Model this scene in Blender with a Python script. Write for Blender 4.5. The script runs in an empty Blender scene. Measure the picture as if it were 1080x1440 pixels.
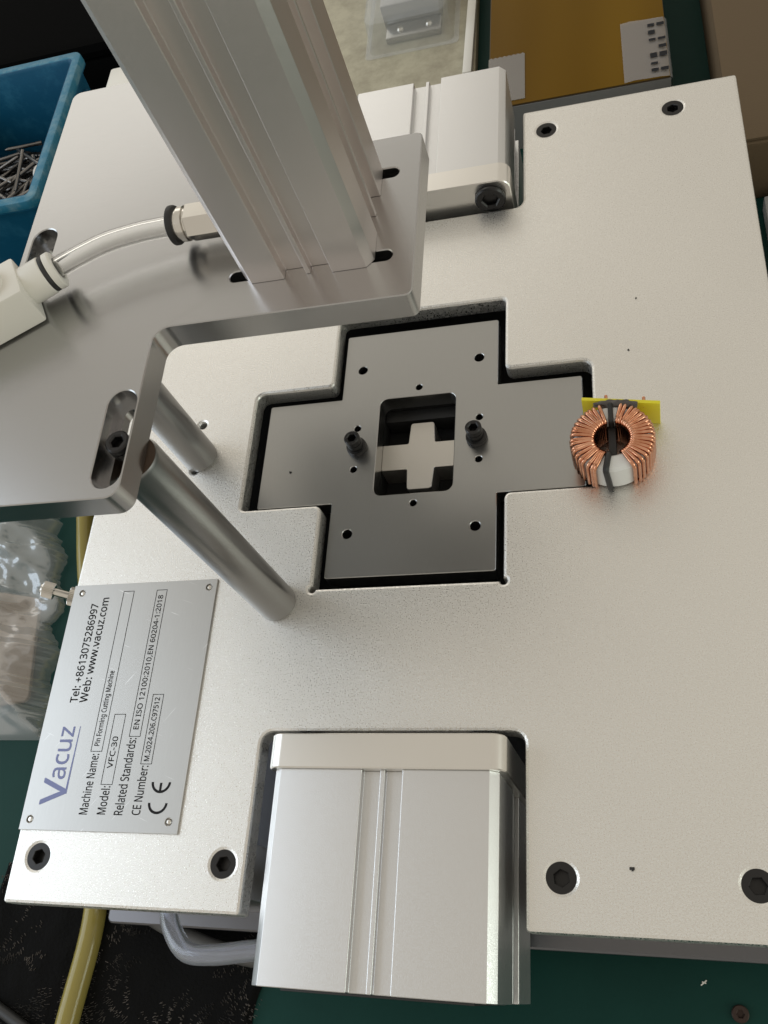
import bpy, bmesh, math, random
from mathutils import Vector, Matrix
random.seed(7)
PI = math.pi
S = bpy.context.scene
COL = S.collection
MM = 0.001

# ------------------------------------------------------------------ camera
cam_d = bpy.data.cameras.new('camera'); cam = bpy.data.objects.new('camera', cam_d); COL.objects.link(cam)
cam_d.sensor_fit = 'VERTICAL'; cam_d.sensor_height = 24.0; cam_d.sensor_width = 18.0
cam_d.lens = 24.0 * 1291.78 / 1440.0
cam_d.clip_start = 0.01; cam_d.clip_end = 50
right = Vector((0.96095437, 0.06590004, -0.26874502))
up = Vector((0.06557819, 0.88931839, 0.45256193))
back = Vector((0.26882374, -0.45251517, 0.85027279))
M = Matrix((right, up, back)).transposed().to_4x4()
M.translation = Vector((0.09868, -0.22646, 0.36))
cam.matrix_world = M
S.camera = cam

# ------------------------------------------------------------------ light of the workshop
W = bpy.data.worlds.new('World'); S.world = W; W.use_nodes = True
bg = W.node_tree.nodes['Background']
bg.inputs['Color'].default_value = (1.0, 0.925, 0.80, 1); bg.inputs['Strength'].default_value = 0.55

def area(name, loc, target, sx, sy, power, col):
    l = bpy.data.lights.new(name, 'AREA'); l.shape = 'RECTANGLE'; l.size = sx; l.size_y = sy
    l.energy = power; l.color = col
    o = bpy.data.objects.new(name, l); COL.objects.link(o); o.location = loc
    o.rotation_euler = (Vector(target) - Vector(loc)).to_track_quat('-Z', 'Y').to_euler()
    return o
area('window_light_left', (-1.55, -0.12, 0.80), (-0.1, -0.1, 0), 1.4, 1.5, 15.2, (0.75, 0.87, 1.0))
area('window_light_rear', (-1.0, 2.0, 1.18), (0, 0.1, 0.1), 1.6, 0.85, 4.6, (1.0, 0.97, 0.90))
area('window_light_right', (1.5, -0.55, 0.45), (0, -0.05, 0.05), 0.9, 0.6, 5, (0.88, 1.0, 0.90))
S.view_settings.view_transform = 'Standard'; S.view_settings.look = 'None'
S.view_settings.exposure = 0.1; S.view_settings.gamma = 1.0
S.render.engine = 'CYCLES'
S.cycles.max_bounces = 8

# ------------------------------------------------------------------ materials
def mat(name, col, rough=0.5, metal=0.0, **k):
    m = bpy.data.materials.new(name); m.use_nodes = True
    b = m.node_tree.nodes['Principled BSDF']
    b.inputs['Base Color'].default_value = (*col, 1); b.inputs['Roughness'].default_value = rough
    b.inputs['Metallic'].default_value = metal
    for kk, v in k.items(): b.inputs[kk.replace('_', ' ')].default_value = v
    return m
def nodes(m): return m.node_tree.nodes, m.node_tree.links, m.node_tree.nodes['Principled BSDF']
def coords(m, scale=(1, 1, 1), kind='Object'):
    N, L, b = nodes(m)
    t = N.new('ShaderNodeTexCoord'); mp = N.new('ShaderNodeMapping'); mp.inputs['Scale'].default_value = scale
    L.new(t.outputs[kind], mp.inputs['Vector']); return mp.outputs['Vector']
def noise(m, vec, scale, detail=3, rough=0.6):
    N, L, b = nodes(m); n = N.new('ShaderNodeTexNoise'); n.inputs['Scale'].default_value = scale
    n.inputs['Detail'].default_value = detail; n.inputs['Roughness'].default_value = rough
    L.new(vec, n.inputs['Vector']); return n.outputs['Fac']
def ramp(m, fac, stops):
    N, L, b = nodes(m); r = N.new('ShaderNodeValToRGB'); e = r.color_ramp.elements
    while len(e) < len(stops): e.new(0.5)
    for i, (p, c) in enumerate(stops):
        e[i].position = p; e[i].color = (*c, 1) if not isinstance(c, (int, float)) else (c, c, c, 1)
    L.new(fac, r.inputs['Fac']); return r.outputs['Color']
def rng(m, fac, a, b_):
    N, L, b = nodes(m); r = N.new('ShaderNodeMapRange'); r.inputs['To Min'].default_value = a; r.inputs['To Max'].default_value = b_
    r.inputs['From Min'].default_value = 0.3; r.inputs['From Max'].default_value = 0.7
    L.new(fac, r.inputs['Value']); return r.outputs['Result']
def bump(m, fac, strength, dist):
    N, L, b = nodes(m); bp = N.new('ShaderNodeBump'); bp.inputs['Strength'].default_value = strength
    bp.inputs['Distance'].default_value = dist
    L.new(fac, bp.inputs['Height'])
    if b.inputs['Normal'].is_linked:
        L.new(b.inputs['Normal'].links[0].from_socket, bp.inputs['Normal'])
    L.new(bp.outputs['Normal'], b.inputs['Normal'])
def link(m, sock, name):
    N, L, b = nodes(m); L.new(sock, b.inputs[name])

def anodised(name, col, rough, grain=1.0, gscale=1500):
    m = mat(name, col, rough, 1.0)
    v = coords(m)
    g = noise(m, v, gscale, 1, 0.5)
    bump(m, g, 0.7, 0.00014 * grain)
    link(m, rng(m, noise(m, v, gscale * 0.9, 0, 0.5), rough - 0.15 * grain, rough + 0.17 * grain), 'Roughness')
    c = noise(m, v, 9, 2, 0.5)
    link(m, ramp(m, c, [(0.3, tuple(x * 0.965 for x in col)), (0.7, col)]), 'Base Color')
    return m
M_plate = anodised('blasted_anodised_aluminium', (0.815, 0.80, 0.765), 0.42, 1.0, 2000)
M_cyl = anodised('extruded_anodised_aluminium', (0.72, 0.72, 0.72), 0.40, 0.35, 2400)
M_press = anodised('press_cylinder_aluminium', (0.82, 0.76, 0.73), 0.42, 0.10, 2400)
M_cap = mat('milled_aluminium', (0.78, 0.76, 0.72), 0.30, 1.0)
v = coords(M_cap, (30, 30, 900)); bump(M_cap, noise(M_cap, v, 3, 2), 0.08, 0.0002)
def ground_steel(name, col, rough, sc, streak=0.05):
    m = mat(name, col, rough, 1.0)
    st = noise(m, coords(m, sc), 3, 1, 0.5)
    cl = noise(m, coords(m), 14, 0, 0.5)
    N, L, b = nodes(m); mx = N.new('ShaderNodeMath'); mx.operation = 'MULTIPLY_ADD'; mx.inputs[1].default_value = 0.5
    L.new(st, mx.inputs[0]); hf = N.new('ShaderNodeMath'); hf.operation = 'MULTIPLY'; hf.inputs[1].default_value = 0.5
    L.new(cl, hf.inputs[0]); L.new(hf.outputs[0], mx.inputs[2])
    link(m, ramp(m, mx.outputs[0], [(0.3, tuple(x * (1 - streak) for x in col)), (0.7, col)]), 'Base Color')
    return m
M_raised = ground_steel('brushed_steel_plate', (0.455, 0.455, 0.455), 0.25, (60, 1500, 60))
M_inner = ground_steel('ground_tool_steel', (0.42, 0.42, 0.41), 0.28, (1500, 60, 60))
M_post = ground_steel('turned_steel_post', (0.32, 0.32, 0.32), 0.31, (60, 60, 1500))
M_black = mat('black_oxide', (0.035, 0.034, 0.034), 0.30, 0.75)
M_dark = mat('dark_tool_steel', (0.05, 0.05, 0.05), 0.5, 0.7)
M_pitch = mat('shade_black', (0.012, 0.012, 0.012), 0.7, 0.3)  # near-black puts shade into the gaps, slots and die window
M_die = mat('die_steel', (0.62, 0.59, 0.54), 0.35, 0.9)
M_nick = mat('nickel_plate', (0.70, 0.675, 0.63), 0.20, 1.0)
M_name = ground_steel('brushed_nameplate', (0.53, 0.53, 0.52), 0.36, (2500, 40, 40), 0.10)
def scratches(m, rot, sc, lo, hi, col):
    N, L, b = nodes(m); t = N.new('ShaderNodeTexCoord'); mp = N.new('ShaderNodeMapping'); mp.inputs['Rotation'].default_value = (0, 0, rot); mp.inputs['Scale'].default_value = sc
    vr = N.new('ShaderNodeVectorRotate'); vr.rotation_type = 'Z_AXIS'; vr.inputs['Angle'].default_value = rot; mp.inputs['Rotation'].default_value = (0, 0, 0)
    L.new(t.outputs['Object'], vr.inputs['Vector']); L.new(vr.outputs['Vector'], mp.inputs['Vector']); n = noise(m, mp.outputs['Vector'], 1.0, 1, 0.5)
    r = ramp(m, n, [(lo, 0.0), (hi, 1.0)]); mx = N.new('ShaderNodeMix'); mx.data_type = 'RGBA'
    L.new(r, mx.inputs['Factor']); L.new(b.inputs['Base Color'].links[0].from_socket, mx.inputs['A']); mx.inputs['B'].default_value = (*col, 1)
    L.new(mx.outputs['Result'], b.inputs['Base Color'])
scratches(M_name, 0.35, (60, 1500, 60), 0.74, 0.80, (0.8, 0.8, 0.8)); scratches(M_name, -0.9, (50, 1300, 50), 0.75, 0.80, (0.8, 0.8, 0.8))
M_ink = mat('black_print', (0.02, 0.02, 0.022), 0.6, Specular_IOR_Level=0.1)
M_logo = mat('violet_print', (0.22, 0.25, 0.46), 0.5, Specular_IOR_Level=0.2)
M_base = mat('base_plate_aluminium', (0.20, 0.20, 0.215), 0.35, 1.0)
M_white = mat('white_plastic', (0.72, 0.70, 0.64), 0.35)
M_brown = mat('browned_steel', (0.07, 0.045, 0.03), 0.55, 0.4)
M_rub = mat('black_rubber', (0.015, 0.015, 0.015), 0.5)

def clear_plastic(name, col, alpha, rough=0.12):
    m = bpy.data.materials.new(name); m.use_nodes = True
    N, L = m.node_tree.nodes, m.node_tree.links
    b = N['Principled BSDF']; b.inputs['Base Color'].default_value = (*col, 1); b.inputs['Roughness'].default_value = rough
    t = N.new('ShaderNodeBsdfTransparent'); t.inputs['Color'].default_value = (0.93, 0.93, 0.92, 1)
    mx = N.new('ShaderNodeMixShader'); mx.inputs['Fac'].default_value = alpha
    L.new(t.outputs[0], mx.inputs[1]); L.new(b.outputs[0], mx.inputs[2]); L.new(mx.outputs[0], N['Material Output'].inputs['Surface'])
    return m
M_tube = mat('clear_hose', (0.97, 0.97, 0.96), 0.02, 0.0, Transmission_Weight=0.97, IOR=1.42)
M_tube2 = mat('milky_hose', (0.86, 0.89, 0.97), 0.05, 0.0, Transmission_Weight=0.84, IOR=1.42)
M_ytube = mat('yellowed_hose', (0.40, 0.33, 0.09), 0.10, 0.0, Transmission_Weight=0.35, IOR=1.42)

# ------------------------------------------------------------------ helpers
def tag(o, label=None, cat=None, group=None, kind=None):
    if label: o['label'] = label
    if cat: o['category'] = cat
    if group: o['group'] = group
    if kind: o['kind'] = kind
    return o
def thing(name, loc, label, cat, rz=0, group=None):
    o = bpy.data.objects.new(name, None); COL.objects.link(o); o.location = loc; o.rotation_euler = (0, 0, rz)
    o.empty_display_size = 0.01
    return tag(o, label, cat, group)
def smooth(me, ang=35):
    for p in me.polygons: p.use_smooth = True
    me.set_sharp_from_angle(angle=math.radians(ang))
def obj(name, me, m, parent=None, ang=35, loc=None):
    if ang: smooth(me, ang)
    o = bpy.data.objects.new(name, me); COL.objects.link(o)
    if m is not None and not me.materials: me.materials.append(m)
    elif m is not None: me.materials[0] = m
    if parent: o.parent = parent
    if loc: o.location = loc
    return o
def from_bm(bm, name='mesh'):
    bmesh.ops.recalc_face_normals(bm, faces=bm.faces)
    me = bpy.data.meshes.new(name); bm.to_mesh(me); bm.free(); return me
def merge(*meshes):
    bm = bmesh.new()
    for me in meshes: bm.from_mesh(me)
    out = bpy.data.meshes.new('mesh'); bm.to_mesh(out); bm.free(); return out
def xform(me, mtx): me.transform(mtx); return me

def arc(cx, cy, r, a0, a1, n):
    return [(cx + r * math.cos(a0 + (a1 - a0) * i / n), cy + r * math.sin(a0 + (a1 - a0) * i / n)) for i in range(n + 1)]
def circle(cx, cy, r, n=32): return [(cx + r * math.cos(2 * PI * i / n), cy + r * math.sin(2 * PI * i / n)) for i in range(n)]
def hexagon(cx, cy, r, a=0.0): return [(cx + r * math.cos(a + PI / 3 * i), cy + r * math.sin(a + PI / 3 * i)) for i in range(6)]
def rounded(pts, radii, n=6):
    """polygon with each corner rounded by its radius (same units); negative radius = round relief bored at the corner"""
    out = []; k = len(pts)
    for i in range(k):
        p = Vector(pts[i]); a = Vector(pts[i - 1]) - p; b = Vector(pts[(i + 1) % k]) - p
        r = radii[i] if isinstance(radii, (list, tuple)) else radii
        a.normalize(); b.normalize()
        if abs(r) < 1e-9: out.append(tuple(p)); continue
        if r < 0:
            r = -r; s = p + a * r; e = p + b * r
            a0 = math.atan2(a.y, a.x); a1 = math.atan2(b.y, b.x)
            d = (a1 - a0) % (2 * PI)
            if d < PI: d -= 2 * PI
            out += arc(p.x, p.y, r, a0, a0 + d, 12); continue
        th = a.angle(b); t = r / math.tan(th / 2); c = p + (a + b).normalized() * (r / math.sin(th / 2))
        s = p + a * t; e = p + b * t
        a0 = math.atan2(s.y - c.y, s.x - c.x); a1 = math.atan2(e.y - c.y, e.x - c.x)
        d = (a1 - a0 + PI) % (2 * PI) - PI
        out += arc(c.x, c.y, r, a0, a0 + d, n)
    return out
def rect(x0, y0, x1, y1): return [(x0, y0), (x1, y0), (x1, y1), (x0, y1)]
def ccw(p): return sum(p[i - 1][0] * p[i][1] - p[i][0] * p[i - 1][1] for i in range(len(p))) > 0
def plate_mesh(outline, holes, z0, z1, bev=0.0, steps=0):
    """solid plate (mm in plan, mm in z) with holes and a small chamfer on every edge"""
    cu = bpy.data.curves.new('c', 'CURVE'); cu.dimensions = '2D'; cu.fill_mode = 'BOTH'
    for i, pl in enumerate([outline] + list(holes)):
        if ccw(pl) != (i == 0): pl = pl[::-1]
        sp = cu.splines.new('POLY'); sp.points.add(len(pl) - 1); sp.use_cyclic_u = True
        for q, (x, y) in zip(sp.points, pl): q.co = (x, y, 0, 1)
    cu.extrude = (z1 - z0) / 2 - bev; cu.bevel_depth = bev; cu.bevel_resolution = steps; cu.offset = -bev
    o = bpy.data.objects.new('tmp', cu); COL.objects.link(o)
    dg = bpy.context.evaluated_depsgraph_get(); me = bpy.data.meshes.new_from_object(o.evaluated_get(dg))
    bpy.data.objects.remove(o); bpy.data.curves.remove(cu)
    bm = bmesh.new(); bm.from_mesh(me); bmesh.ops.remove_doubles(bm, verts=bm.verts, dist=1e-4)
    bmesh.ops.recalc_face_normals(bm, faces=bm.faces)
    bmesh.ops.translate(bm, vec=(0, 0, (z0 + z1) / 2), verts=bm.verts)
    bmesh.ops.scale(bm, vec=(MM, MM, MM), verts=bm.verts)
    bm.to_mesh(me); bm.free(); me.materials.clear()
    return me
def box_mesh(x0, y0, z0, x1, y1, z1, bev=0.0, seg=2):
    bm = bmesh.new(); bmesh.ops.create_cube(bm, size=1)
    bmesh.ops.scale(bm, vec=(x1 - x0, y1 - y0, z1 - z0), verts=bm.verts)
    bmesh.ops.translate(bm, vec=((x0 + x1) / 2, (y0 + y1) / 2, (z0 + z1) / 2), verts=bm.verts)
    if bev: bmesh.ops.bevel(bm, geom=bm.edges[:], offset=bev, segments=seg, affect='EDGES', profile=0.6)
    bmesh.ops.scale(bm, vec=(MM, MM, MM), verts=bm.verts)
    return from_bm(bm)
def lathe_mesh(profile, n=40):
    """profile [(r, z)] in mm turned about z"""
    bm = bmesh.new(); rings = []
    for r, z in profile:
        if r < 1e-6: rings.append([bm.verts.new((0, 0, z * MM))])
        else: rings.append([bm.verts.new((r * MM * math.cos(2 * PI * i / n), r * MM * math.sin(2 * PI * i / n), z * MM)) for i in range(n)])
    for A, B in zip(rings, rings[1:]):
        for i in range(n):
            j = (i + 1) % n
            if len(A) == 1 and len(B) == 1: continue
            if len(A) == 1: bm.faces.new((A[0], B[i], B[j]))
            elif len(B) == 1: bm.faces.new((A[i], A[j], B[0]))
            else: bm.faces.new((A[i], A[j], B[j], B[i]))
    return from_bm(bm)
def axis_mtx(p, d):
    """local +z along d, origin p (metres)"""
    q = Vector(d).to_track_quat('Z', 'Y'); return Matrix.Translation(p) @ q.to_matrix().to_4x4()
def spline(pts, n=12):
    P = [Vector(p) for p in pts]; P = [P[0] * 2 - P[1]] + P + [P[-1] * 2 - P[-2]]; out = []
    for i in range(1, len(P) - 2):
        for k in range(n):
            t = k / n; a, b, c, d = P[i - 1:i + 3]
            out.append(0.5 * ((2 * b) + (c - a) * t + (2 * a - 5 * b + 4 * c - d) * t * t + (3 * b - a - 3 * c + d) * t ** 3))
    out.append(P[-2]); return out
def sweep_mesh(path, r, n=12, closed=False, cap=True):
    bm = bmesh.new(); rings = []; k = len(path); u = None
    for i, p in enumerate(path):
        a = path[i - 1] if (i > 0 or closed) else path[i]; b = path[(i + 1) % k] if (i < k - 1 or closed) else path[i]
        t = (Vector(b) - Vector(a)).normalized()
        if u is None: u = t.orthogonal().normalized()
        u = (u - t * u.dot(t)).normalized(); w = t.cross(u)
        rr = r(i / max(1, k - 1)) if callable(r) else r
        rings.append([bm.verts.new(Vector(p) + (u * math.cos(2 * PI * j / n) + w * math.sin(2 * PI * j / n)) * rr) for j in range(n)])
    pairs = list(zip(rings, rings[1:])) + ([(rings[-1], rings[0])] if closed else [])
    for A, B in pairs:
        for j in range(n): bm.faces.new((A[j], A[(j + 1) % n], B[(j + 1) % n], B[j]))
    if cap and not closed: bm.faces.new(rings[0][::-1]); bm.faces.new(rings[-1])
    return from_bm(bm)
def hose_mesh(pts, r, ri, n=32):
    path = [Vector(q) * MM for q in spline(pts, 18)]
    a = sweep_mesh(path, r * MM, n, cap=False); b = sweep_mesh(path, ri * MM, n, cap=False); b.flip_normals()
    bm = bmesh.new(); bm.from_mesh(a); k = len(bm.verts); bm.from_mesh(b); bm.verts.ensure_lookup_table()
    for e in (0, k - n):
        for j in range(n):
            q = [bm.verts[e + j], bm.verts[e + (j + 1) % n], bm.verts[k + e + (j + 1) % n], bm.verts[k + e + j]]
            bm.faces.new(q if e else q[::-1])
    bmesh.ops.recalc_face_normals(bm, faces=bm.faces)
    me = bpy.data.meshes.new('mesh'); bm.to_mesh(me); bm.free(); return me
def extrude_profile(pts, length, bev=0.0):
    """2D profile (mm) extruded along +z by length (mm)"""
    return plate_mesh(pts, [], 0, length, bev)
def profile_square(w, ch, gw, gd, rw):
    """section of an extruded cylinder barrel: chamfered square, each side with a wide sensor groove and a rib in it"""
    h = w / 2; side = [(-h + ch, -h), (-gw, -h), (-gw, -h + gd), (-rw, -h + gd), (-rw, -h + 0.9), (rw, -h + 0.9), (rw, -h + gd), (gw, -h + gd), (gw, -h), (h - ch, -h)]
    out = []
    for k in range(4):
        c, s = math.cos(k * PI / 2), math.sin(k * PI / 2)
        out += [(x * c - y * s, x * s + y * c) for x, y in side]
    return rounded(out, 0.35, 3)
def socket_head(r, h, hexr, depth, bev=0.4):
    """cap head with a hexagon socket, top at z=0, going down to -h"""
    a = plate_mesh(circle(0, 0, r, 36), [hexagon(0, 0, hexr)], -depth, 0, bev)
    b = plate_mesh(circle(0, 0, r - 0.02, 36), [], -h, -depth + 0.05, 0)
    return merge(a, b)

# ------------------------------------------------------------------ the setting: bench top
DESK = -118.0
M_desk = mat('green_bench_mat', (0.006, 0.042, 0.032), 0.5, Specular_IOR_Level=0.12)
v = coords(M_desk); link(M_desk, ramp(M_desk, noise(M_desk, v, 9, 5), [(0.3, (0.005, 0.033, 0.027)), (0.7, (0.008, 0.047, 0.038))]), 'Base Color')
bump(M_desk, noise(M_desk, v, 700, 2), 0.15, 0.0003)
me = box_mesh(-1500, -1200, DESK - 30, 1300, 1500, DESK)
tag(obj('bench_top', me, M_desk, None, 0), kind='structure')

# ------------------------------------------------------------------ the machine
mach = thing('forming_machine', (0, 0, DESK * MM), 'silver aluminium pin forming machine with a press cylinder on a raised steel plate', 'machine')
def part(name, me, m, ang=35, parent=None, label=None, loc=None):
    """child of the machine (or of one of its parts); meshes are given in plate coordinates (mm, plate top at z = 0)"""
    o = obj(name, me, m, parent or mach, ang)
    if parent is None:
        o.location = (0, 0, -DESK * MM)
    if loc is not None:
        o.location = Vector(o.location) + Vector(loc)
    if label: o['label'] = label
    return o

# top plate with two notches, the cross opening, screw counterbores and two small holes
outl = [(-170.5, -208.2), (-62, -208.2), (-62, -136.2), (49.3, -136.2), (49.3, -208.2), (162.5, -208.2), (162.5, 214), (49.3, 214), (49.3, 142.6), (-62, 142.6), (-62, 214), (-170.5, 214)]
outl = rounded(outl, [1.5, 1.5, 5, 5, 1.5, 1.5, 1.5, 1.5, 5, 5, 1.5, 1.5])
X0, X1, Y0, Y1 = -46.6, 40.3, -71.7, 82.0
AX0, AX1, AY0, AY1 = -88.2, 80.8, -28.8, 38.9
cut = rounded([(X0, Y0), (X1, Y0), (X1, AY0), (AX1, AY0), (AX1, AY1), (X1, AY1), (X1, Y1), (X0, Y1), (X0, AY1), (AX0, AY1), (AX0, AY0), (X0, AY0)],
              [-1.6, -1.6, 3.2, 1.0, 5, 3.2, 2.6, 3, 3.2, 4, 2.5, 3.5])
screws = [(x, y) for y in (-189.5, 197) for x in (-158, -71.9, 62.2, 129)]
holes = [cut] + [circle(x, y, 5.2, 36) for x, y in screws] + [circle(-117.1, 23.3, 2.0, 20), circle(-117.2, -3.9, 1.7, 20)]
part('top_plate', plate_mesh(outl, holes, -10.5, 0, 1.4, 1), M_plate, 16, label='satin silver top plate with a cross shaped opening')
scr = merge(plate_mesh(circle(0, 0, 5.95, 36), [hexagon(0, 0, 3.1)], -0.55, 0, 0.18), xform(socket_head(5.05, 8, 3.1, 3.2, 0.05), Matrix.Translation((0, 0, -0.0004))))
scr2 = xform(scr.copy(), Matrix.Identity(4))
for x, y in screws:
    o = part('screw', scr, M_black, 30, loc=(x * MM, y * MM, -0.42 * MM)); o.rotation_euler.z = random.uniform(0, 1)
# base plate, feet and the blocks that carry the top plate
part('base_plate', plate_mesh(rounded(rect(-177, -210, 168, 217), 3), [], -105, -95, 0.8), M_base)
foot = lathe_mesh([(0, -13), (10, -13), (11, -11), (11, 0), (0, 0)], 24)
for x in (-150, 140):
    for y in (-185, 190): part('foot', foot, M_rub, 35, loc=(x * MM, y * MM, -0.105))
blk = box_mesh(-50, -11, -95, 50, 11, -10.5, 0.8)
for x, w in ((-115, 0.96), (96, 0.9)):
    for y in (-190, 196):
        o = part('support_block', blk, M_cap, 35, loc=(x * MM, y * MM, 0)); o.scale = (w, 1, 1)

# cross shaped tool plate in the opening
IX0, IX1, IY0, IY1 = -43.7, 36.0, -64.3, 73.8
JX0, JX1, JY0, JY1 = -82.5, 76.0, -25.4, 34.3
inn = rounded([(IX0, IY0), (IX1, IY0), (IX1, JY0), (JX1, JY0), (JX1, JY1), (IX1, JY1), (IX1, IY1), (IX0, IY1), (IX0, JY1), (JX0, JY1), (JX0, JY0), (IX0, JY0)], [1.2, 1.2, 0.5, 1, 1, 0.5, 1.2, 1.2, 0.5, 1.2, 1, 0.5])
big = [(-34, 51.5), (26.5, 51.6), (-34.4, -42), (26.4, -41.8)]
sml = [(-3.6, 37.5), (-3.2, -27.8), (-34, 16.2), (-34.2, -7.1), (27.2, 16.4), (27.3, -6.9)]
pins = [(-33.0, 4.6), (26.3, 4.4)]
ih = [rounded(rect(-23.2, -22.6, 15.3, 32.3), 4)] + [circle(x, y, 2.4, 24) for x, y in big] + [circle(x, y, 1.7, 18) for x, y in sml] + [circle(x, y, 2.6, 18) for x, y in pins]
part('tool_plate', plate_mesh(inn, ih, -16, -6, 0.3), M_inner, 30, label='cross shaped grey steel tool plate with a square window')
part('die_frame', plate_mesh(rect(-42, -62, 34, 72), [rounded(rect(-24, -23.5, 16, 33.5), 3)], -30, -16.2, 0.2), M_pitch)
part('dark_gap_block', box_mesh(-118, -98, -94.8, 92, 108, -30.1), M_pitch)  # black block added so the gaps round the tool plate stay dark
cr = [(-9.8, -14.6), (2.6, -14.6), (3.5, -3.2), (15.5, -3.2), (15.5, 11.2), (3.4, 11.2), (2.5, 23.0), (-9.4, 23.0), (-10.2, 11.2), (-23.5, 11.2), (-23.5, -3.2), (-10.3, -3.2)]
part('cross_die', plate_mesh(rounded(cr, [1.5, 1.5, 0.8, 0.3, 0.3, 0.8, 1.5, 1.5, 0.8, 0.3, 0.3, 0.8]), [], -30, -16.3, 0.25), M_die, label='small cross shaped die seen through the square window')
part('die_ledge', box_mesh(-23.6, 26.5, -30, 15.6, 33.2, -19, 0.4), M_dark)
# two short socket head pins with collars
pin_me = merge(xform(socket_head(3.9, 8.2, 2.2, 4.0, 0.5), Matrix.Translation((0, 0, 0.0105))),
               lathe_mesh([(0, 0), (5.0, 0), (5.1, 0.3), (5.1, 1.5), (4.4, 1.9), (4.9, 2.2), (4.9, 2.9), (3.6, 3.3), (0, 3.3)], 28), lathe_mesh([(0, -3), (2.2, -3), (2.2, 0.1), (0, 0.1)], 16))
for x, y in pins: part('locating_screw', pin_me, M_black, 35, loc=(x * MM, y * MM, -6 * MM))

# raised steel plate on two posts
RT, RB = 142.0, 131.0
ro = [(-123.2, -98.8), (-57.4, -98.8), (-57.4, -33.2), (33.6, -33.2), (33.6, 40.2), (-34, 40.2), (-34, 102.5), (-123.2, 102.5)]
ro = rounded(ro, [2, 5, 6, 2.5, 2.5, 4, 3, 4])
def slot(cx, cy, lx, ly, n=10):
    return rounded(rect(cx - lx / 2, cy - ly / 2, cx + lx / 2, cy + ly / 2), min(lx, ly) / 2 - 0.01, n)
sl_thru = [slot(-63.0, -76.5, 6.5, 31), slot(-115, 5.5, 6.5, 30)]
sl_cb = [slot(-63.4, -76.5, 10.6, 37), slot(-115, 5.5, 10.6, 36)]
mnt = [slot(21.5, 22.4, 9, 4.6), slot(21.5, -15.2, 9, 4.6), slot(-27.5, 22.4, 9, 4.6), slot(-27.5, -15.2, 9, 4.6)]
parts_ = [plate_mesh(ro, sl_cb + mnt, RB, RT, 0.35)]
for o_, i_ in zip(sl_cb, sl_thru): parts_.append(plate_mesh(o_, [i_], RB + 0.4, RB + 4, 0.0))
rp = part('raised_plate', merge(*parts_), M_raised, 30, label='raised brushed steel plate carrying the press cylinder')
for x_, y_ in ((21.5, 22.4), (21.5, -15.2), (-27.5, 22.4), (-27.5, -15.2)):
    part('dark_slot_fill', plate_mesh(slot(x_, y_, 8.9, 4.5), [], RB + 0.5, RB + 6.5, 0.2), M_pitch)  # black filler added to keep the see-through slot dark inside
post = lathe_mesh([(0, 0), (8.4, 0), (9.0, 0.6), (9.0, 128.9), (8.3, 130.6), (0, 130.6)], 48)
wash = lathe_mesh([(2.2, 0), (4.9, 0), (4.9, 1.2), (2.2, 1.2)], 28)
bolt = xform(socket_head(4.2, 6.0, 2.3, 3.0, 0.5), Matrix.Translation((0, 0, 0.0063)))
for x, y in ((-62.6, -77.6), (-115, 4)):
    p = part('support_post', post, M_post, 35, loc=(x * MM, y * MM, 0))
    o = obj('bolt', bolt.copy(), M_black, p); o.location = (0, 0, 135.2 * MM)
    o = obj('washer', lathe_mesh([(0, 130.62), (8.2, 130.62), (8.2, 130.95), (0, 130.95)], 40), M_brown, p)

# press cylinder standing on the raised plate
ppr = profile_square(46, 2.7, 8.4, 4.0, 0.8)
pc = part('air_cylinder', extrude_profile(ppr, 165, 0.15), M_press, 10, loc=(-2.8 * MM, 3.5 * MM, (RT + 0.05) * MM), label='upright press cylinder with grooved aluminium barrel')
obj('end_cap', box_mesh(-23, -23, 165.2, 23, 23, 172, 1.0), M_cap, pc)

def fitting(parent, p, d, L, r, hexl):
    """nickel push-in fitting: hexagon, neck and black release ring"""
    mt = axis_mtx(p, d)
    h = xform(plate_mesh(hexagon(0, 0, r * 1.02), [], 0, hexl, 0.3), mt)
    o1 = obj('fitting', merge(h, xform(lathe_mesh([(0, hexl - 0.1), (r * .82, hexl - 0.1), (r * .84, hexl + 0.6), (r * .96, hexl + 0.9), (r * .96, L - 1.6), (r * .85, L - 1.2), (r * .85, L), (0, L)], 32), mt)), M_nick, parent)
    mt2 = axis_mtx(Vector(p) + Vector(d).normalized() * L * MM, d)
    o2 = obj('release_ring', xform(lathe_mesh([(r * .62, -0.2), (r * 1.02, 0), (r * 1.08, 0.6), (r * 1.08, 1.8), (r * .98, 2.2), (r * .64, 2.2), (r * .62, -0.2)], 32), mt2), M_rub, parent)
    return o1
fitting(pc, (-23 * MM, 0, 9.6 * MM), (-1, 0, 0), 24.5, 6.3, 20.0)

# clear hose from the press cylinder to the white elbow
hp = [(-47, 3.5, 151.7), (-52, 3.4, 151.8), (-58, 3.0, 152.0), (-66, 2.0, 152.4), (-78, -0.6, 152.6), (-90, -5.4, 152.2), (-99, -10.0, 151.8), (-103, -12.2, 151.6)]
part('air_hose', hose_mesh(hp, 3.7, 2.5), M_tube, 60, label='short clear hose curving between nickel fitting and white elbow')
e0 = Vector((-95.6, -8.2, 151.6)) * MM; ed = Vector((-0.88, -0.47, -0.03)).normalized()
em = axis_mtx(e0, ed)
elbow = xform(lathe_mesh([(4.0, 0.8), (4.1, 0), (6.2, 0), (6.8, 0.6), (6.8, 2.6), (5.8, 2.9), (5.8, 3.4), (0, 3.4)], 36), em)
elbow2 = xform(lathe_mesh([(0, 4.5), (6.7, 4.5), (7.0, 4.9), (7.0, 13.5), (6.8, 14), (0, 14)], 36), em)
bd = box_mesh(-9.5, -8.6, -8.2, 26, 10.5, 8.0, 1.2)
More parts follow.
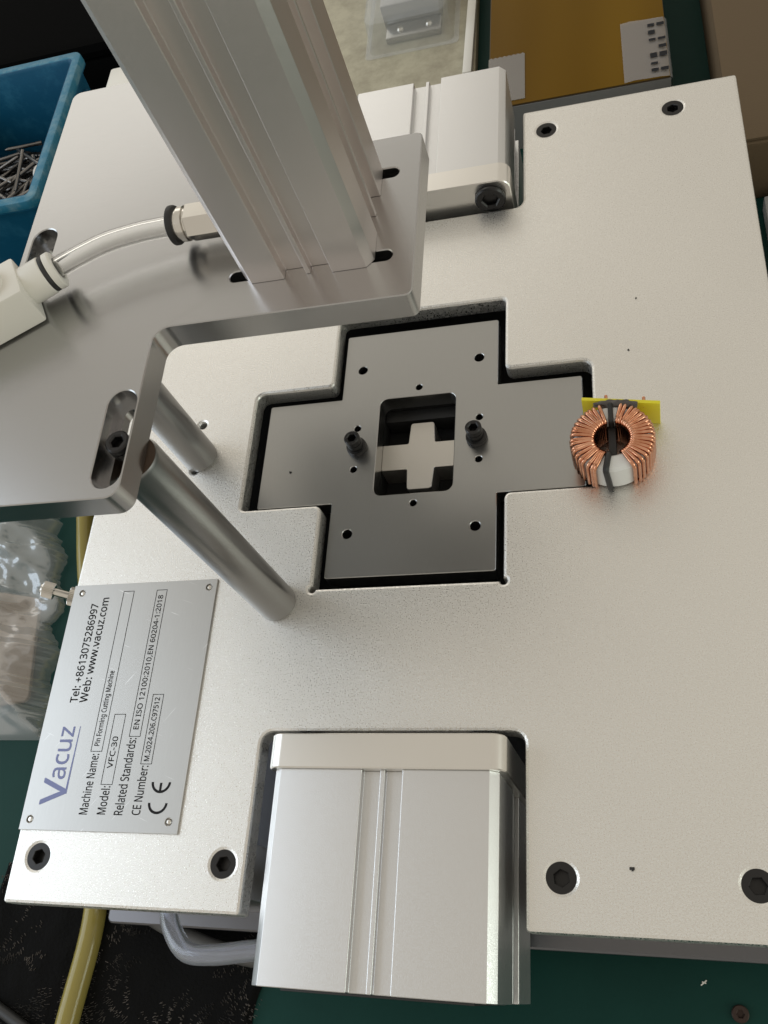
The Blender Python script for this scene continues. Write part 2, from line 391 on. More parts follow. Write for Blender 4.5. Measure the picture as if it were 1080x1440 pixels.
xd = Matrix.Rotation(math.atan2(ed.y, ed.x), 4, 'Z')
bd = xform(bd, Matrix.Translation(e0 + ed * 22.2 * MM) @ xd)
boss = xform(lathe_mesh([(0, 0), (6.2, 0), (6.2, 2.2), (5.6, 2.8), (4.2, 2.8), (4.0, 2.2), (0, 2.2)], 32), Matrix.Translation(e0 + ed * 24 * MM + Vector((0, 0, 7.9 * MM))))
eb = part('elbow_fitting', merge(elbow, elbow2, bd, boss), M_white, 35, label='white plastic push-in elbow at the end of the clear hose')
obj('ring', xform(lathe_mesh([(5.2, 2.8), (6.5, 2.9), (6.7, 3.3), (6.7, 4.1), (6.5, 4.5), (5.2, 4.6)], 36), em), M_dark, eb)

# horizontal cylinders, front and rear
pro = profile_square(90, 3.3, 8.1, 3.6, 1.0)
CX = -3.6
def horiz(sign, lab):
    me = extrude_profile(pro, 77, 0.25)
    mt = Matrix.Rotation(PI / 2 if sign < 0 else -PI / 2, 4, 'X')
    me = xform(me, mt)                                   # now runs along -y (front) or +y (rear)
    c = part('air_cylinder', me, M_cyl, 10, label=lab)
    yb = -154.6 if sign < 0 else 160.4
    c.location = Vector((CX * MM, yb * MM, (-30.3 - DESK) * MM))
    cap = plate_mesh(rounded(rect(-47.7, -47, 47.7, 46.3), 6, 8), [], 0, 13.6, 0.5)
    cap = xform(cap, Matrix.Rotation(-PI / 2 if sign < 0 else PI / 2, 4, 'X'))
    obj('end_plate', cap, M_cap, c)
    hd = socket_head(8.2, 3.6, 4.3, 2.6, 0.7)
    hd = xform(hd, Matrix.Translation((0, -sign * 17.2 * MM, 0)) @ Matrix.Rotation(-PI / 2 if sign < 0 else PI / 2, 4, 'X'))
    for x in (-36.6, 36.6):
        for z in ((23.5 if sign < 0 else 36.8), -30):
            o = obj('bolt', hd, M_black, c, 30); o.location = (x * MM, 0, z * MM)
    o = obj('end_cap', box_mesh(-36, 77.05 if sign > 0 else -78, -36, 36, 78 if sign > 0 else -77.05, 36, 0.3), M_dark, c)
    return c
fc = horiz(-1, 'front horizontal cylinder with grooved silver barrel')
rc = horiz(1, 'rear horizontal cylinder behind the raised plate')
fitting(fc, (-45 * MM, -62.5 * MM, -1 * MM), (-1, 0, 0), 11, 6.2, 6.5)
hp = [(-60, -218.5, -31), (-70, -219.8, -31), (-85, -222, -31), (-98, -221.6, -32), (-107, -214, -34), (-112, -204, -36), (-117, -185, -40), (-121, -160, -46)]
part('air_hose', hose_mesh(hp, 4.2, 2.8), M_tube2, 60, label='bent clear hose on the side of the front cylinder')
hp = [(-86, -203, -90), (-100, -214, -91), (-130, -214, -92.0), (-150, -206, -92), (-165, -190, -92)]

# knurled thumb screw on the edge of the top plate
kd = Vector((-15, 2.2, 8.5)).normalized(); kp = Vector((-169, -69.2, -6)) * MM
def knurl(r, z0, z1, n=26):
    pts = []
    for i in range(n):
        a = 2 * PI * i / n; pts += [(r * math.cos(a), r * math.sin(a)), (r * .9 * math.cos(a + PI / n), r * .9 * math.sin(a + PI / n))]
    return plate_mesh(pts, [], z0, z1, 0.25)
km = axis_mtx(kp, kd)
ks = part('thumb_screw', xform(merge(lathe_mesh([(0, 0), (2.0, 0), (2.0, 20.5), (0, 20.5)], 24), knurl(4.0, 14.5, 20.2), lathe_mesh([(0, 20.1), (3.0, 20.1), (2.6, 21.0), (0, 21.0)], 24)), km), M_nick, 30)
obj('lock_nut', xform(knurl(4.6, 3.5, 7.2, 30), km), M_nick, ks)

# ------------------------------------------------------------------ nameplate with its print
npo = rect(-170.3, -178.9, -93.8, -64.7)
nh = [(-165.4, -68.8), (-97.6, -68.7), (-165.7, -174.5), (-98.6, -174.1)]
npl = part('nameplate', plate_mesh(npo, [circle(x, y, 1.7, 18) for x, y in nh], 0.02, 0.95, 0.1), M_name, 30, label='brushed metal nameplate printed with black text')
riv = lathe_mesh([(0, 0.9), (0.9, 0.8), (1.3, 0.4), (1.4, 0.0), (0, 0)], 18)
for x, y in nh: o = obj('rivet', riv, M_nick, npl); o.location = (x * MM, y * MM, 0.0)
ZP = 1.0
import os
FONT = None
try:
    fp = os.path.join(bpy.utils.system_resource('DATAFILES'), 'fonts', 'NotoSansMath-Regular.woff2')
    if os.path.exists(fp): FONT = bpy.data.fonts.load(fp)
except Exception: FONT = None
def glyphs(s_):
    cu = bpy.data.curves.new('t', 'FONT'); cu.body = s_; cu.size = 1.0; cu.extrude = 0.0; cu.resolution_u = 4
    if FONT: cu.font = FONT
    o = bpy.data.objects.new('tmp', cu); COL.objects.link(o)
    dg = bpy.context.evaluated_depsgraph_get(); me = bpy.data.meshes.new_from_object(o.evaluated_get(dg))
    bpy.data.objects.remove(o); me.materials.clear(); return me
CAP = max(q.co.y for q in glyphs('H').vertices)
def lettering(s, xb, y0, y1, xt, m=M_ink, bold=0.06, name='lettering'):
    me = glyphs(s)
    xs = [q.co.x for q in me.vertices]; a, b = min(xs), max(xs)
    sx = (y1 - y0) / (b - a); sy = (xb - xt) / CAP
    for q in me.vertices:
        x, y = (q.co.x - a) * sx, q.co.y * sy
        q.co = ((xb - y) * MM, (y0 + x) * MM, ZP * MM)
    if bold:
        cps = [me]
        for k, (dx, dy) in enumerate(((bold, 0), (-bold, 0), (0, bold), (0, -bold))):
            c = me.copy(); c.transform(Matrix.Translation((dx * MM, dy * MM, (k + 1) * 0.004 * MM))); cps.append(c)
        me = merge(*cps)
    return obj(name, me, m, npl, 0)
def box_line(x0, y0, x1, y1, w=0.28):
    me = plate_mesh(rect(x0, y0, x1, y1), [rect(x0 + w, y0 + w, x1 - w, y1 - w)], ZP - 0.02, ZP + 0.01, 0)
    obj('text_frame', me, M_ink, npl, 0)
lettering('Tel: +8613075286997', -155.0, -123.0, -74.7, -158.8, bold=0.09)
lettering('Web: www.vacuz.com', -149.9, -123.0, -71.8, -153.8, bold=0.09)
lettering('Machine Name:', -138.0, -172, -146.3, -142.0)
lettering('Pin Forming Cutting Machine', -138.8, -142.7, -108.4, -141.3)
box_line(-142.6, -145.3, -136.8, -68.8)
lettering('Model:', -129.2, -171.8, -160.1, -133.2)
lettering('VFC-30', -130.1, -152.4, -138.6, -132.7)
box_line(-134.2, -159.5, -128.4, -128.5)
lettering('Related Standards:', -120.9, -171.9, -139.3, -125.0)
lettering('EN ISO 12100:2010,EN 60204-1:2018', -120.9, -135.4, -71.7, -123.4)
box_line(-124.8, -138.7, -119.2, -68.9)
lettering('CE Number:', -112.6, -171.7, -151.2, -116.5)
lettering('M.2024.206.C97512', -112.9, -149.2, -121.1, -115.3)
box_line(-116.7, -150.6, -111.2, -119.6)
lettering('acuz', -153.0, -157.3, -134.2, -161.4, M_logo, 0.1)
lettering('V', -151.0, -168.2, -157.0, -162.6, M_logo, 0.25)
obj('underline', plate_mesh([(-151.2, -163.6), (-150.2, -163.6), (-150.2, -134), (-150.6, -134)], [], ZP - 0.02, ZP, 0), M_logo, npl, 0)
def ring_arc(cx, cy, r0, r1, a0, a1, n=24):
    return arc(cx, cy, r1, a0, a1, n) + arc(cx, cy, r0, a1, a0, n)
# C and E of the conformity mark: open towards +y
for cy, bar in ((-166.6, False), (-158.0, True)):
    cx = -105.0
    pl = ring_arc(cx, cy, 3.5, 4.6, math.radians(180), math.radians(360))
    me = plate_mesh(pl, [], ZP - 0.02, ZP, 0)
    if bar: me = merge(me, plate_mesh(rect(cx - 0.55, cy - 3.6, cx + 0.55, cy - 0.3), [], ZP - 0.02, ZP, 0))
    obj('conformity_mark', me, M_ink, npl, 0)

# ------------------------------------------------------------------ toroidal choke
ind = thing('toroid_choke', (0.0889, -0.0156, 0.0), 'copper wound ring choke standing beside a yellow circuit board', 'inductor')
M_core = mat('white_core_coating', (0.70, 0.71, 0.70), 0.35)
M_cu = mat('enamelled_copper', (0.72, 0.36, 0.22), 0.16, 1.0)
v = coords(M_cu); link(M_cu, ramp(M_cu, noise(M_cu, v, 160, 2), [(0.3, (0.56, 0.24, 0.13)), (0.7, (0.80, 0.43, 0.28))]), 'Base Color')
RO, RI, ZB, ZT = 16.2, 8.6, 1.8, 17.4
core = lathe_mesh([(RI, ZB + 1), (RI + 1, ZB), (RO - 1.4, ZB), (RO, ZB + 1.4), (RO, ZT - 1.4), (RO - 1.4, ZT), (RI + 1, ZT), (RI, ZT - 1), (RI, ZB + 1)], 64)
obj('core', core, M_core, ind)
def turn_pts(dr, n=28):
    """rounded rectangle round the section, in (r, z)"""
    return rounded(rect(RI - dr, ZB - dr, RO + dr, ZT + dr), 2.4, 6)
def winding(a0, a1, turns, seed):
    r_ = random.Random(seed); sec = turn_pts(0.9); k = len(sec); path = []
    for t in range(turns):
        jit = r_.uniform(-0.03, 0.03)
        for i, (r, z) in enumerate(sec):
            f = t + i / k; a = a0 + (a1 - a0) * f / turns + jit
            path.append(Vector((r * math.cos(a), r * math.sin(a), z)) * MM)
    return sweep_mesh(path, 0.84 * MM, 10)
obj('winding', winding(math.radians(103), math.radians(248), 20, 1), M_cu, ind, 60)
obj('winding', winding(math.radians(77), math.radians(-63), 20, 2), M_cu, ind, 60)
# black insulating cord over the core at front and rear, and the partition across the bore
def strap(ang, w, lean=0.0):
    sec = rounded(rect(RI - 0.5, ZB - 0.5, RO + 0.5, ZT + 0.5), 1.5, 5)
    q = []
    for r, z in sec:
        a = math.radians(ang + lean * (ZT - z) / (ZT - ZB)); q.append(Vector((r * math.cos(a), r * math.sin(a), z)) * MM)
    return sweep_mesh(q, w * MM, 8, closed=True)
obj('insulating_cord', strap(259, 1.3, 4), M_rub, ind); obj('insulating_cord', strap(90, 1.15), M_rub, ind)
obj('partition', box_mesh(-1.6, -7.6, 1.4, 1.6, 7.6, 13.0, 0.3), M_rub, ind)
M_pcb = mat('yellow_circuit_board', (0.78, 0.70, 0.03), 0.35)
pcb = obj('circuit_board', box_mesh(-16.6, -0.8, 0.1, 16.6, 0.8, 16.2, 0.15), M_pcb, ind); pcb.location = (0.0043, 0.0188, 0); pcb.rotation_euler.z = math.radians(-9.5)
M_glue = mat('grey_glue', (0.07, 0.06, 0.055), 0.4)
bm = bmesh.new(); bmesh.ops.create_icosphere(bm, subdivisions=4, radius=1)
for q in bm.verts:
    d = 1 + 0.22 * math.sin(q.co.x * 9 + 1) * math.cos(q.co.z * 7) ; q.co = Vector((q.co.x * 9.2 * d, q.co.y * 2.2 * d, q.co.z * 2.0 * d)) * MM
me = from_bm(bm); g = obj('glue', me, M_glue, ind, 60); g.location = (0.0025, 0.0165, 0.0166); g.rotation_euler.z = math.radians(-6)
pinm = lathe_mesh([(0, -3), (0.75, -3), (0.75, 1.4), (0.5, 1.8), (0, 1.8)], 10)
for x in (-6, 9.8):
    o = obj('lead', pinm, M_cu, ind); o.location = ((x + 4.3) * MM, (21.0 - x * 0.17) * MM, 13.5 * MM); o.rotation_euler = (math.radians(-68), 0, 0)

# ------------------------------------------------------------------ blue bin with pins
M_bin = mat('blue_plastic', (0.003, 0.06, 0.12), 0.45, Specular_IOR_Level=0.25)
v = coords(M_bin); n_ = noise(M_bin, v, 60, 5, 0.7)
link(M_bin, ramp(M_bin, n_, [(0.5, (0.003, 0.075, 0.15)), (0.8, (0.02, 0.13, 0.22))]), 'Base Color'); bump(M_bin, noise(M_bin, v, 420, 2), 0.2, 0.0004)
bin_ = thing('storage_bin', (-0.372, 0.33, DESK * MM), 'blue plastic bin full of loose metal pins behind the machine', 'bin')
bx0, bx1, by0, by1, bh = -70, 70, -80, 80, 90
def loop(bm, x0, y0, x1, y1, r, z):
    return [bm.verts.new((x * MM, y * MM, z * MM)) for x, y in rounded(rect(x0, y0, x1, y1), r, 5)]
bm = bmesh.new()
L_ = [loop(bm, bx0 + 12, by0 + 12, bx1 - 12, by1 - 12, 6, 0), loop(bm, bx0 + 4, by0 + 4, bx1 - 4, by1 - 4, 6, bh - 8), loop(bm, bx0, by0, bx1, by1, 7, bh - 8), loop(bm, bx0, by0, bx1, by1, 7, bh - 1.5), loop(bm, bx0 + 1.5, by0 + 1.5, bx1 - 1.5, by1 - 1.5, 6, bh),
      loop(bm, bx0 + 7, by0 + 7, bx1 - 7, by1 - 7, 4, bh), loop(bm, bx0 + 8, by0 + 8, bx1 - 8, by1 - 8, 4, bh - 2), loop(bm, bx0 + 16, by0 + 16, bx1 - 16, by1 - 16, 4, 3)]
for A, B in zip(L_, L_[1:]):
    for i in range(len(A)): bm.faces.new((A[i], A[(i + 1) % len(A)], B[(i + 1) % len(A)], B[i]))
bm.faces.new(L_[0]); bm.faces.new(L_[-1])
obj('tub', from_bm(bm), M_bin, bin_, 40)
M_rim = mat('worn_blue_rim', (0.02, 0.17, 0.27), 0.5)
v = coords(M_rim); link(M_rim, ramp(M_rim, noise(M_rim, v, 90, 5, 0.7), [(0.45, (0.012, 0.15, 0.25)), (0.75, (0.14, 0.27, 0.33))]), 'Base Color')
obj('rim', plate_mesh(rounded(rect(bx0 - 0.6, by0 - 0.6, bx1 + 0.6, by1 + 0.6), 8), [rounded(rect(bx0 + 6.6, by0 + 6.6, bx1 - 6.6, by1 - 6.6), 4)], bh - 7, bh + 0.6, 1.2, 1), M_rim, bin_)
obj('handle', box_mesh(64, 20, 30, 69.5, 60, 72, 2), M_bin, bin_)
M_pin = mat('dark_steel_pin', (0.20, 0.19, 0.18), 0.32, 1.0)
rp_ = random.Random(5)
pin_meshes = [xform(lathe_mesh([(0, 0), (0.8, 0), (1.6, 3), (1.6, l), (1.9, l + 0.3), (1.9, l + 5), (0, l + 5.4)], 10), Matrix.Translation((0, 0, -l / 2 * MM))) for l in (26, 36, 46)]
for i in range(90):
    ph = rp_.uniform(0, 2 * PI); hl = (18, 23, 28)[i % 3] + 2; z = max(22, rp_.uniform(22, 32) + i * 0.25)
    mx_ = 52 - hl * abs(math.sin(ph)); my_ = 60 - hl * abs(math.cos(ph)); x, y = rp_.uniform(-mx_, mx_), rp_.uniform(-my_, my_ - 8)
    o = obj('steel_pin', pin_meshes[i % 3], M_pin, None)
    o.location = (-0.372 + x * MM, 0.33 + y * MM, (DESK + z) * MM)
    o.rotation_euler = (PI / 2 + rp_.uniform(-0.22, 0.22), 0, ph)
    tag(o, 'loose dark steel pin lying in the heap inside the blue bin', 'pin', 'pins heaped in the blue bin')
M_heap = mat('dark_scrap', (0.02, 0.02, 0.02), 0.6, 0.5)
bm = bmesh.new(); bmesh.ops.create_grid(bm, x_segments=24, y_segments=24, size=0.5)
for q in bm.verts:
    X, Y = q.co.x, q.co.y; h = 18 + 5 * math.sin(X * 9) * math.cos(Y * 7) + rp_.uniform(0, 4)
    q.co = Vector((X * 104, Y * 124, h)) * MM
hp_ = obj('scrap_bed', from_bm(bm), M_heap, None, 0); hp_.location = (-0.372, 0.33, DESK * MM)
tag(hp_, 'dark bed of small metal scrap under the pins in the bin', 'scrap', kind='stuff')
tagb = obj('plastic_stopper', lathe_mesh([(0, 0), (6, 0), (6.3, 1), (6.3, 14), (7.5, 14.5), (7.5, 20), (5.5, 22), (0, 22)], 28), M_white, None)
tagb.location = (-0.329, 0.316, -0.068); tagb.rotation_euler = (0.5, 0.2, 0)
tag(tagb, 'off-white plastic stopper among dark pins in the blue bin', 'stopper')

# ------------------------------------------------------------------ things on the bench behind
D = DESK * MM
M_card = mat('brown_cardboard', (0.12, 0.085, 0.05), 0.8, Specular_IOR_Level=0.2)
v = coords(M_card, (60, 600, 60)); bump(M_card, noise(M_card, v, 2, 3), 0.2, 0.0005)
M_amber = mat('amber_tape', (0.16, 0.075, 0.006), 0.25, Specular_IOR_Level=0.08)
v = coords(M_amber, (1, 0.25, 1)); bump(M_amber, noise(M_amber, v, 18, 1), 0.3, 0.002); link(M_amber, ramp(M_amber, noise(M_amber, v, 14, 1), [(0.3, (0.155, 0.082, 0.004)), (0.7, (0.11, 0.055, 0.002))]), 'Base Color')
pk = thing('parcel', (0, 0, D), 'small parcel wrapped in glossy amber tape behind the machine', 'parcel')
obj('carton', box_mesh(14, 322, 0, 137, 560, 38, 2), M_card, pk)
obj('amber_tape', plate_mesh(rect(15, 321.0, 136.5, 559), [], 38.1, 38.5, 0), M_amber, pk, 0)
M_film = clear_plastic('grey_film', (0.26, 0.25, 0.24), 0.75, 0.3)
obj('film_flap', xform(plate_mesh(rect(12, -1, 137, 36), [], 0, 0.4, 0), Matrix.Translation((0, 0.3208, 0.001)) @ Matrix.Rotation(PI / 2, 4, 'X')), M_film, pk, 0)
M_tape = clear_plastic('printed_tape_film', (0.40, 0.40, 0.41), 0.42, 0.12)
bm = bmesh.new(); rows = []
prof = [(107, 39.0), (114, 39.6), (122, 39.2), (130, 39.3), (136, 39.0), (138.2, 36.5), (138.6, 26), (138.8, 8)]
for j in range(9):
    y = 321 + j * 7.6; rows.append([bm.verts.new((x * MM, y * MM, (z + 0.35 * math.sin(j * 1.7 + i)) * MM)) for i, (x, z) in enumerate(prof)])
for A, B in zip(rows, rows[1:]):
    for i in range(len(A) - 1): bm.faces.new((A[i], A[i + 1], B[i + 1], B[i]))
tp = obj('printed_tape', from_bm(bm), M_tape, pk, 60)
for k, (y, w) in enumerate(((326, 3), (333, 2.2), (340, 4.5), (349, 3), (357, 2.5), (364, 4), (372, 3))):
    for x0, x1 in ((125, 129.5), (131, 136)):
        if (k + int(x0)) % 4 == 0: continue
        obj('tape_print', plate_mesh(rect(x0, y, x1, y + w), [], 40.15, 40.2, 0), M_ink, tp, 0)
fl = clear_plastic('clear_packing_film', (0.30, 0.275, 0.25), 0.55, 0.2)
zig = [(44 + 0, 0)]
f_ = [(14, 325), (40, 325), (40, 372)] + [(40 - 26 * i / 16, 372 + (1.2 if i % 2 else 0)) for i in range(1, 16)] + [(14, 372)]
obj('clear_tape', plate_mesh(f_, [], 38.7, 39.0, 0), fl, pk, 0)

bx = thing('cardboard_box', (0, 0, D), 'plain brown cardboard box standing past the corner of the top plate', 'box')
obj('carton', box_mesh(166, 238, 0, 420, 640, 46, 2), M_card, bx)
obj('flap', box_mesh(166.5, 240, 46.1, 292, 639, 48.5, 0.5), M_card, bx)
M_grey = mat('grey_paper', (0.32, 0.32, 0.31), 0.7)
o = obj('paper_pad', box_mesh(0, 0, 0, 150, 90, 12, 1.5), M_grey, None); o.location = (0.186, 0.138, D); tag(o, 'grey paper pad lying right beside the machine plate', 'paper pad')

# beige board with a clear blister pack holding a metal block
M_board = mat('pale_board', (0.42, 0.39, 0.29), 0.65)
v = coords(M_board); link(M_board, ramp(M_board, noise(M_board, v, 40, 5, 0.7), [(0.35, (0.34, 0.31, 0.23)), (0.6, (0.47, 0.44, 0.33))]), 'Base Color')
bd_ = thing('pale_board', (0, 0, D), 'pale beige board lying behind the rear cylinder', 'board')
obj('sheet', box_mesh(-230, 300, 0, -2, 640, 10, 0.8), M_board, bd_)
edge = obj('edge_strip', xform(box_mesh(-3.6, -95, 10.2, 3.6, 120, 16, 1.2), Matrix.Translation((-0.005, 0.49, 0)) @ Matrix.Rotation(math.radians(-1.5), 4, 'Z')), M_white, bd_)
bl = thing('blister_pack', (-0.052, 0.50, D + 0.0101), 'clear blister pack with a metal block on the pale board', 'blister pack')
M_bl = clear_plastic('clear_blister', (0.72, 0.74, 0.74), 0.30, 0.05)
obj('metal_block', box_mesh(-26, -28, 0.5, 22, 40, 22, 2), M_post, bl)
obj('metal_plate', box_mesh(-24, -46, 0.5, 22, -28.5, 6, 1), M_raised, bl)
for x in (-12, 12): o = obj('rivet_head', lathe_mesh([(0, 2.4), (2, 2.0), (3, 0.6), (3, 0), (0, 0)], 20), M_nick, bl); o.location = (x * MM, -0.037, 0.006)
bm = bmesh.new()
L_ = [loop(bm, -42, -60, 36, 80, 4, 0.3), loop(bm, -38, -56, 32, 76, 6, 0.4), loop(bm, -36, -54, 30, 74, 8, 26), loop(bm, -33, -51, 27, 71, 8, 29)]
for A, B in zip(L_, L_[1:]):
    for i in range(len(A)): bm.faces.new((A[i], A[(i + 1) % len(A)], B[(i + 1) % len(A)], B[i]))
bm.faces.new(L_[-1])
obj('shell', from_bm(bm), M_bl, bl, 40)
o = obj('white_block', box_mesh(0, 0, 0, 34, 27, 88, 2), M_white, None); o.location = (-0.271, 0.356, D); tag(o, 'plain white plastic block half hidden behind the raised plate', 'block')

cs = thing('dark_backdrop', (-0.50, 0.62, D), 'black case added to darken the corner behind the blue bin', 'case')  # dark block added so the lit bench reads black behind the bin
M_backdrop = mat('dark_backdrop', (0.003, 0.003, 0.003), 0.9, Specular_IOR_Level=0.03)
obj('shell', box_mesh(-260, -150, 0, 240, 300, 42, 8), M_backdrop, cs); obj('upper_slab', box_mesh(-260, -150, 42.3, 240, 300, 58, 8), M_backdrop, cs)

# ------------------------------------------------------------------ left: plastic bag on the bench
M_bag = bpy.data.materials.new('thin_polythene'); M_bag.use_nodes = True
N, L = M_bag.node_tree.nodes, M_bag.node_tree.links
pb = N['Principled BSDF']; pb.inputs['Base Color'].default_value = (0.75, 0.80, 0.82, 1); pb.inputs['Roughness'].default_value = 0.4
gl = N.new('ShaderNodeBsdfGlossy'); gl.inputs['Roughness'].default_value = 0.2; gl.inputs['Color'].default_value = (0.95, 0.97, 1, 1)
tr = N.new('ShaderNodeBsdfTransparent'); tr.inputs['Color'].default_value = (0.90, 0.93, 0.94, 1)
m1 = N.new('ShaderNodeMixShader'); m1.inputs['Fac'].default_value = 0.22; m2 = N.new('ShaderNodeMixShader'); m2.inputs['Fac'].default_value = 0.28
L.new(tr.outputs[0], m1.inputs[1]); L.new(gl.outputs[0], m1.inputs[2]); L.new(m1.outputs[0], m2.inputs[1]); L.new(pb.outputs[0], m2.inputs[2]); L.new(m2.outputs[0], N['Material Output'].inputs['Surface'])
from mathutils import noise as mn
def crumple(x, y):
    v_ = Vector((x * .011 + y * .006, y * .013, 1.3)); h = 0.0; a_ = 1.0
    for o_ in range(5):
        h += a_ * (1 - abs(mn.noise(v_)) * 2.2); v_ = v_ * 2.03 + Vector((3.1, 1.7, 0.3)); a_ *= 0.47
    return h
bm = bmesh.new(); NX, NY = 110, 150; g_ = []
for j in range(NY + 1):
    row = []
    for i in range(NX + 1):
        u, w = i / NX, j / NY; y = -112 + 205 * w
        xr = -262 + 9 * mn.noise(Vector((y * .06, 3.1, 0))) + 4 * mn.noise(Vector((y * .25, 9, 0))) - 44 * max(0, (y - 5) / 88) - 8 * math.cos(y * 0.03)
        x = -450 + (xr + 450) * u
        edge_ = min(u, 1 - u, w, 1 - w); k_ = min(1, edge_ * 6) ** 0.6
        z = 1 + 26 * k_ + (crumple(x, y) - 1) * 13 * min(1, edge_ * 10)
        row.append(bm.verts.new((x * MM, y * MM, max(0.8, z) * MM)))
    g_.append(row)
for j in range(NY):
    for i in range(NX): bm.faces.new((g_[j][i], g_[j][i + 1], g_[j + 1][i + 1], g_[j + 1][i]))
me = from_bm(bm); o = obj('plastic_bag', me, M_bag, None, 180); o.location = (0, 0, D); tag(o, 'crumpled clear plastic bag lying on the green bench', 'bag')
M_tan = mat('tan_card', (0.42, 0.29, 0.20), 0.6)
o = obj('tan_card', plate_mesh(rounded([(-60, -50), (18, -38), (8, 30), (-60, 42)], 4), [], 0, 3, 0.4), M_tan, None); o.location = (-0.290, -0.050, D + 0.0002); tag(o, 'tan card showing through the clear plastic bag', 'card')
M_inox = mat('dark_lump', (0.05, 0.055, 0.06), 0.5)

# yellowed hose passing under the machine
hp = [(-203, -330, -110), (-199, -260, -110), (-195, -205, -110), (-205, -150, -110), (-228, -70, -110), (-250, 0, -110), (-262, 45, -110), (-285, 120, -110), (-300, 180, -110)]
o = obj('yellow_hose', hose_mesh([(x, y, z + 110 + 6.5) for x, y, z in hp], 6.0, 4.0), M_ytube, None, 60); o.location = (0, 0, D)
tag(o, 'yellowed clear hose running under the machine from the black cloth', 'hose')
hp = [(-330, -235, 0), (-270, -245, 0), (-235, -256, 0), (-190, -280, 0), (-150, -330, 0)]
o = obj('grey_cable', sweep_mesh([Vector((x, y, 6)) * MM for x, y, z in spline(hp, 10)], 3.0 * MM, 14), M_dark, None, 60); o.location = (0, 0, D)
tag(o, 'thin dark grey cable crossing the corner of the black cloth', 'cable')
hp = [(-172, -196, 0), (-160, -204, 0), (-140, -212, 0), (-115, -219, 0), (-88, -222, 0), (-50, -220, 0), (-20, -212, 0)]
o = obj('grey_hose', sweep_mesh([Vector((x, y, 15)) * MM for x, y, z in spline(hp, 10)], 4.2 * MM, 14), mat('grey_hose', (0.07, 0.068, 0.065), 0.5), None, 60); o.location = (0, 0, D)
tag(o, 'grey hose lying on black cloth beneath the bent clear hose', 'hose')

# black bouclé cloth with pale fibre ends
M_cloth = mat('black_cloth', (0.006, 0.006, 0.006), 0.95, Specular_IOR_Level=0.08)
v = coords(M_cloth); bump(M_cloth, noise(M_cloth, v, 500, 4), 0.8, 0.001)
def cloth_h(x, y):
    return 3 + 2.5 * mn.noise(Vector((x * .03, y * .03, 0))) + 1.2 * mn.noise(Vector((x * .1, y * .1, 4)))
bm = bmesh.new(); NX, NY = 70, 50; g_ = []
for j in range(NY + 1):
    row = []
    for i in range(NX + 1):
        x = -262 + 165 * i / NX; y = -330 + 150 * j / NY
        x += 8 * mn.noise(Vector((y * .03, 7, 0))); y += 10 * mn.noise(Vector((x * .03, 2, 9)))
        e = min(i, NX - i, j, NY - j); row.append(bm.verts.new((x * MM, y * MM, max(0.3, cloth_h(x, y)) * MM * (0.15 if e == 0 else 1))))
    g_.append(row)
for j in range(NY):
    for i in range(NX): bm.faces.new((g_[j][i], g_[j][i + 1], g_[j + 1][i + 1], g_[j + 1][i]))
cl = thing('black_cloth', (0, 0, D), 'black knitted cloth with pale flecks under the front corner', 'cloth')
obj('fabric', from_bm(bm), M_cloth, cl, 180)
M_fib = mat('pale_fibre', (0.13, 0.115, 0.10), 0.7)
v = coords(M_fib); link(M_fib, ramp(M_fib, noise(M_fib, v, 45, 3), [(0.4, (0.02, 0.018, 0.016)), (0.65, (0.15, 0.13, 0.115))]), 'Base Color')
bm = bmesh.new(); rf = random.Random(3)
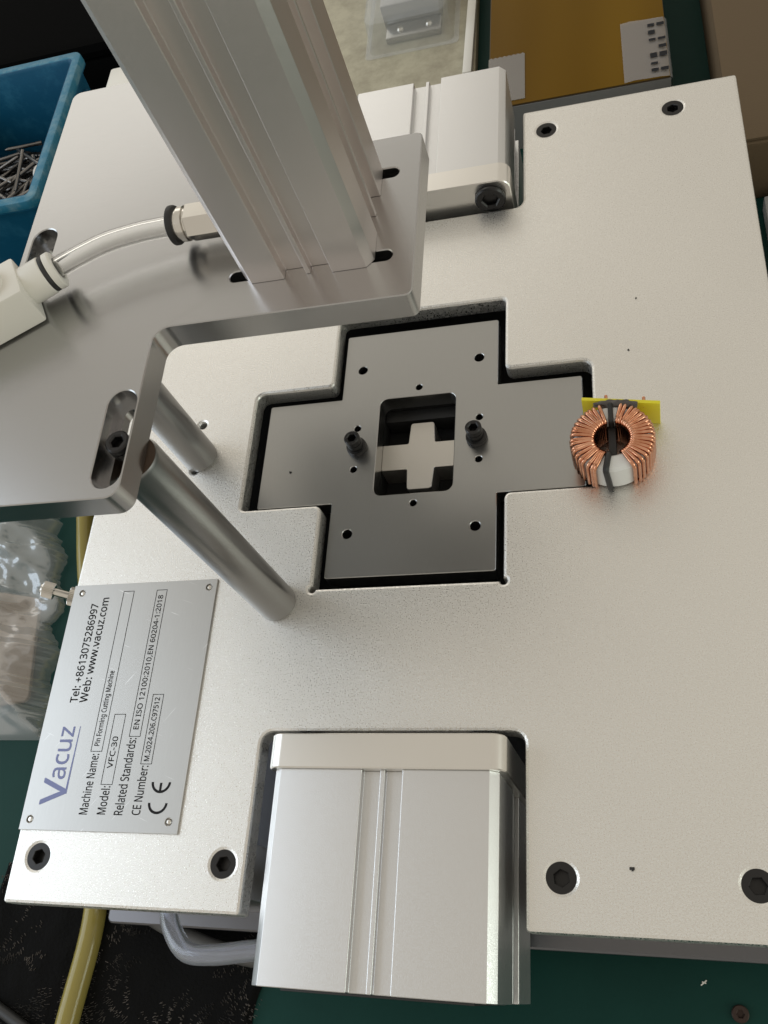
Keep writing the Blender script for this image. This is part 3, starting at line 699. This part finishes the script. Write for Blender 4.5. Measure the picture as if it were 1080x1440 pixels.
for c in range(900):
    cx, cy = rf.uniform(-262, -96), rf.uniform(-328, -182)
    if mn.noise(Vector((cx * .03, cy * .03, 11))) < 0.02: continue
    a = mn.noise(Vector((cx * .012, cy * .012, 5))) * 5 + 0.7
    d = Vector((math.cos(a), math.sin(a), 0)); n = Vector((-d.y, d.x, 0))
    for k in range(8):
        if rf.random() < 0.25: continue
        p = Vector((cx, cy, 0)) + n * (k - 3.5) * rf.uniform(0.7, 1.1) + d * rf.uniform(-1.2, 1.2); p.z = max(0.3, cloth_h(p.x, p.y)) + 0.35
        l = rf.uniform(0.3, 1.0); w = rf.uniform(0.08, 0.18); aj = a + rf.uniform(-0.35, 0.35); d = Vector((math.cos(aj), math.sin(aj), 0)); n = Vector((-d.y, d.x, 0))
        q = [bm.verts.new((p + d * s_ * l + n * t * w + Vector((0, 0, hh))) * MM) for s_, t, hh in ((-1, -1, -.3), (-1, 1, -.3), (1, 1, -.3), (1, -1, -.3), (0, 0, 0.25))]
        for f in ((0, 1, 4), (1, 2, 4), (2, 3, 4), (3, 0, 4)): bm.faces.new([q[i] for i in f])
tag(obj('fibres', from_bm(bm), M_fib, cl, 0), kind='stuff')

# metal chips lying about on the plate, and a screw in the bench
chip = merge(box_mesh(-0.9, -0.5, 0, 0.9, 0.5, 0.6, 0.2), box_mesh(-0.2, -0.9, 0.1, 0.5, 0.4, 0.9, 0.15))
for i, (x, y, s) in enumerate(((87.3, -185.5, 1.0), (103, 71.5, 0.5), (98, 41.5, 0.55), (-67.0, -6.0, 0.7))):
    o = obj('metal_chip', chip, M_dark, None); o.location = (x * MM, y * MM, (0.01 if i < 3 else -5.98) * MM); o.scale = (s, s, s); o.rotation_euler.z = i * 1.3
    tag(o, ['dark metal chip on the plate near two front screws', 'tiny dark chip on the bare plate behind the ring choke', 'tiny dark speck on the plate close behind the ring choke', 'dark curled burr lying on the left arm of the tool plate'][i], 'chip')
o = obj('bench_screw', xform(socket_head(3.6, 2, 1.5, 1.4, 0.4), Matrix.Translation((0, 0, 0.002))), mat('rusty_steel', (0.045, 0.028, 0.022), 0.5, 0.5), None); o.location = (0.1257, -0.2296, D); tag(o, 'rusty dark screw head set in the green bench', 'screw')
o = obj('plastic_scrap', merge(box_mesh(-3.0, -0.5, 0, 2.6, 0.4, 0.4, 0.1), xform(box_mesh(-0.4, -1.6, 0.3, 0.5, 1.4, 0.7, 0.1), Matrix.Rotation(0.6, 4, 'Z'))), M_white, None); o.location = (0.1118, -0.2184, D); o.scale = (0.6, 0.6, 0.6); o.rotation_euler.z = 0.7; tag(o, 'small white plastic sliver lying on the green bench', 'scrap')
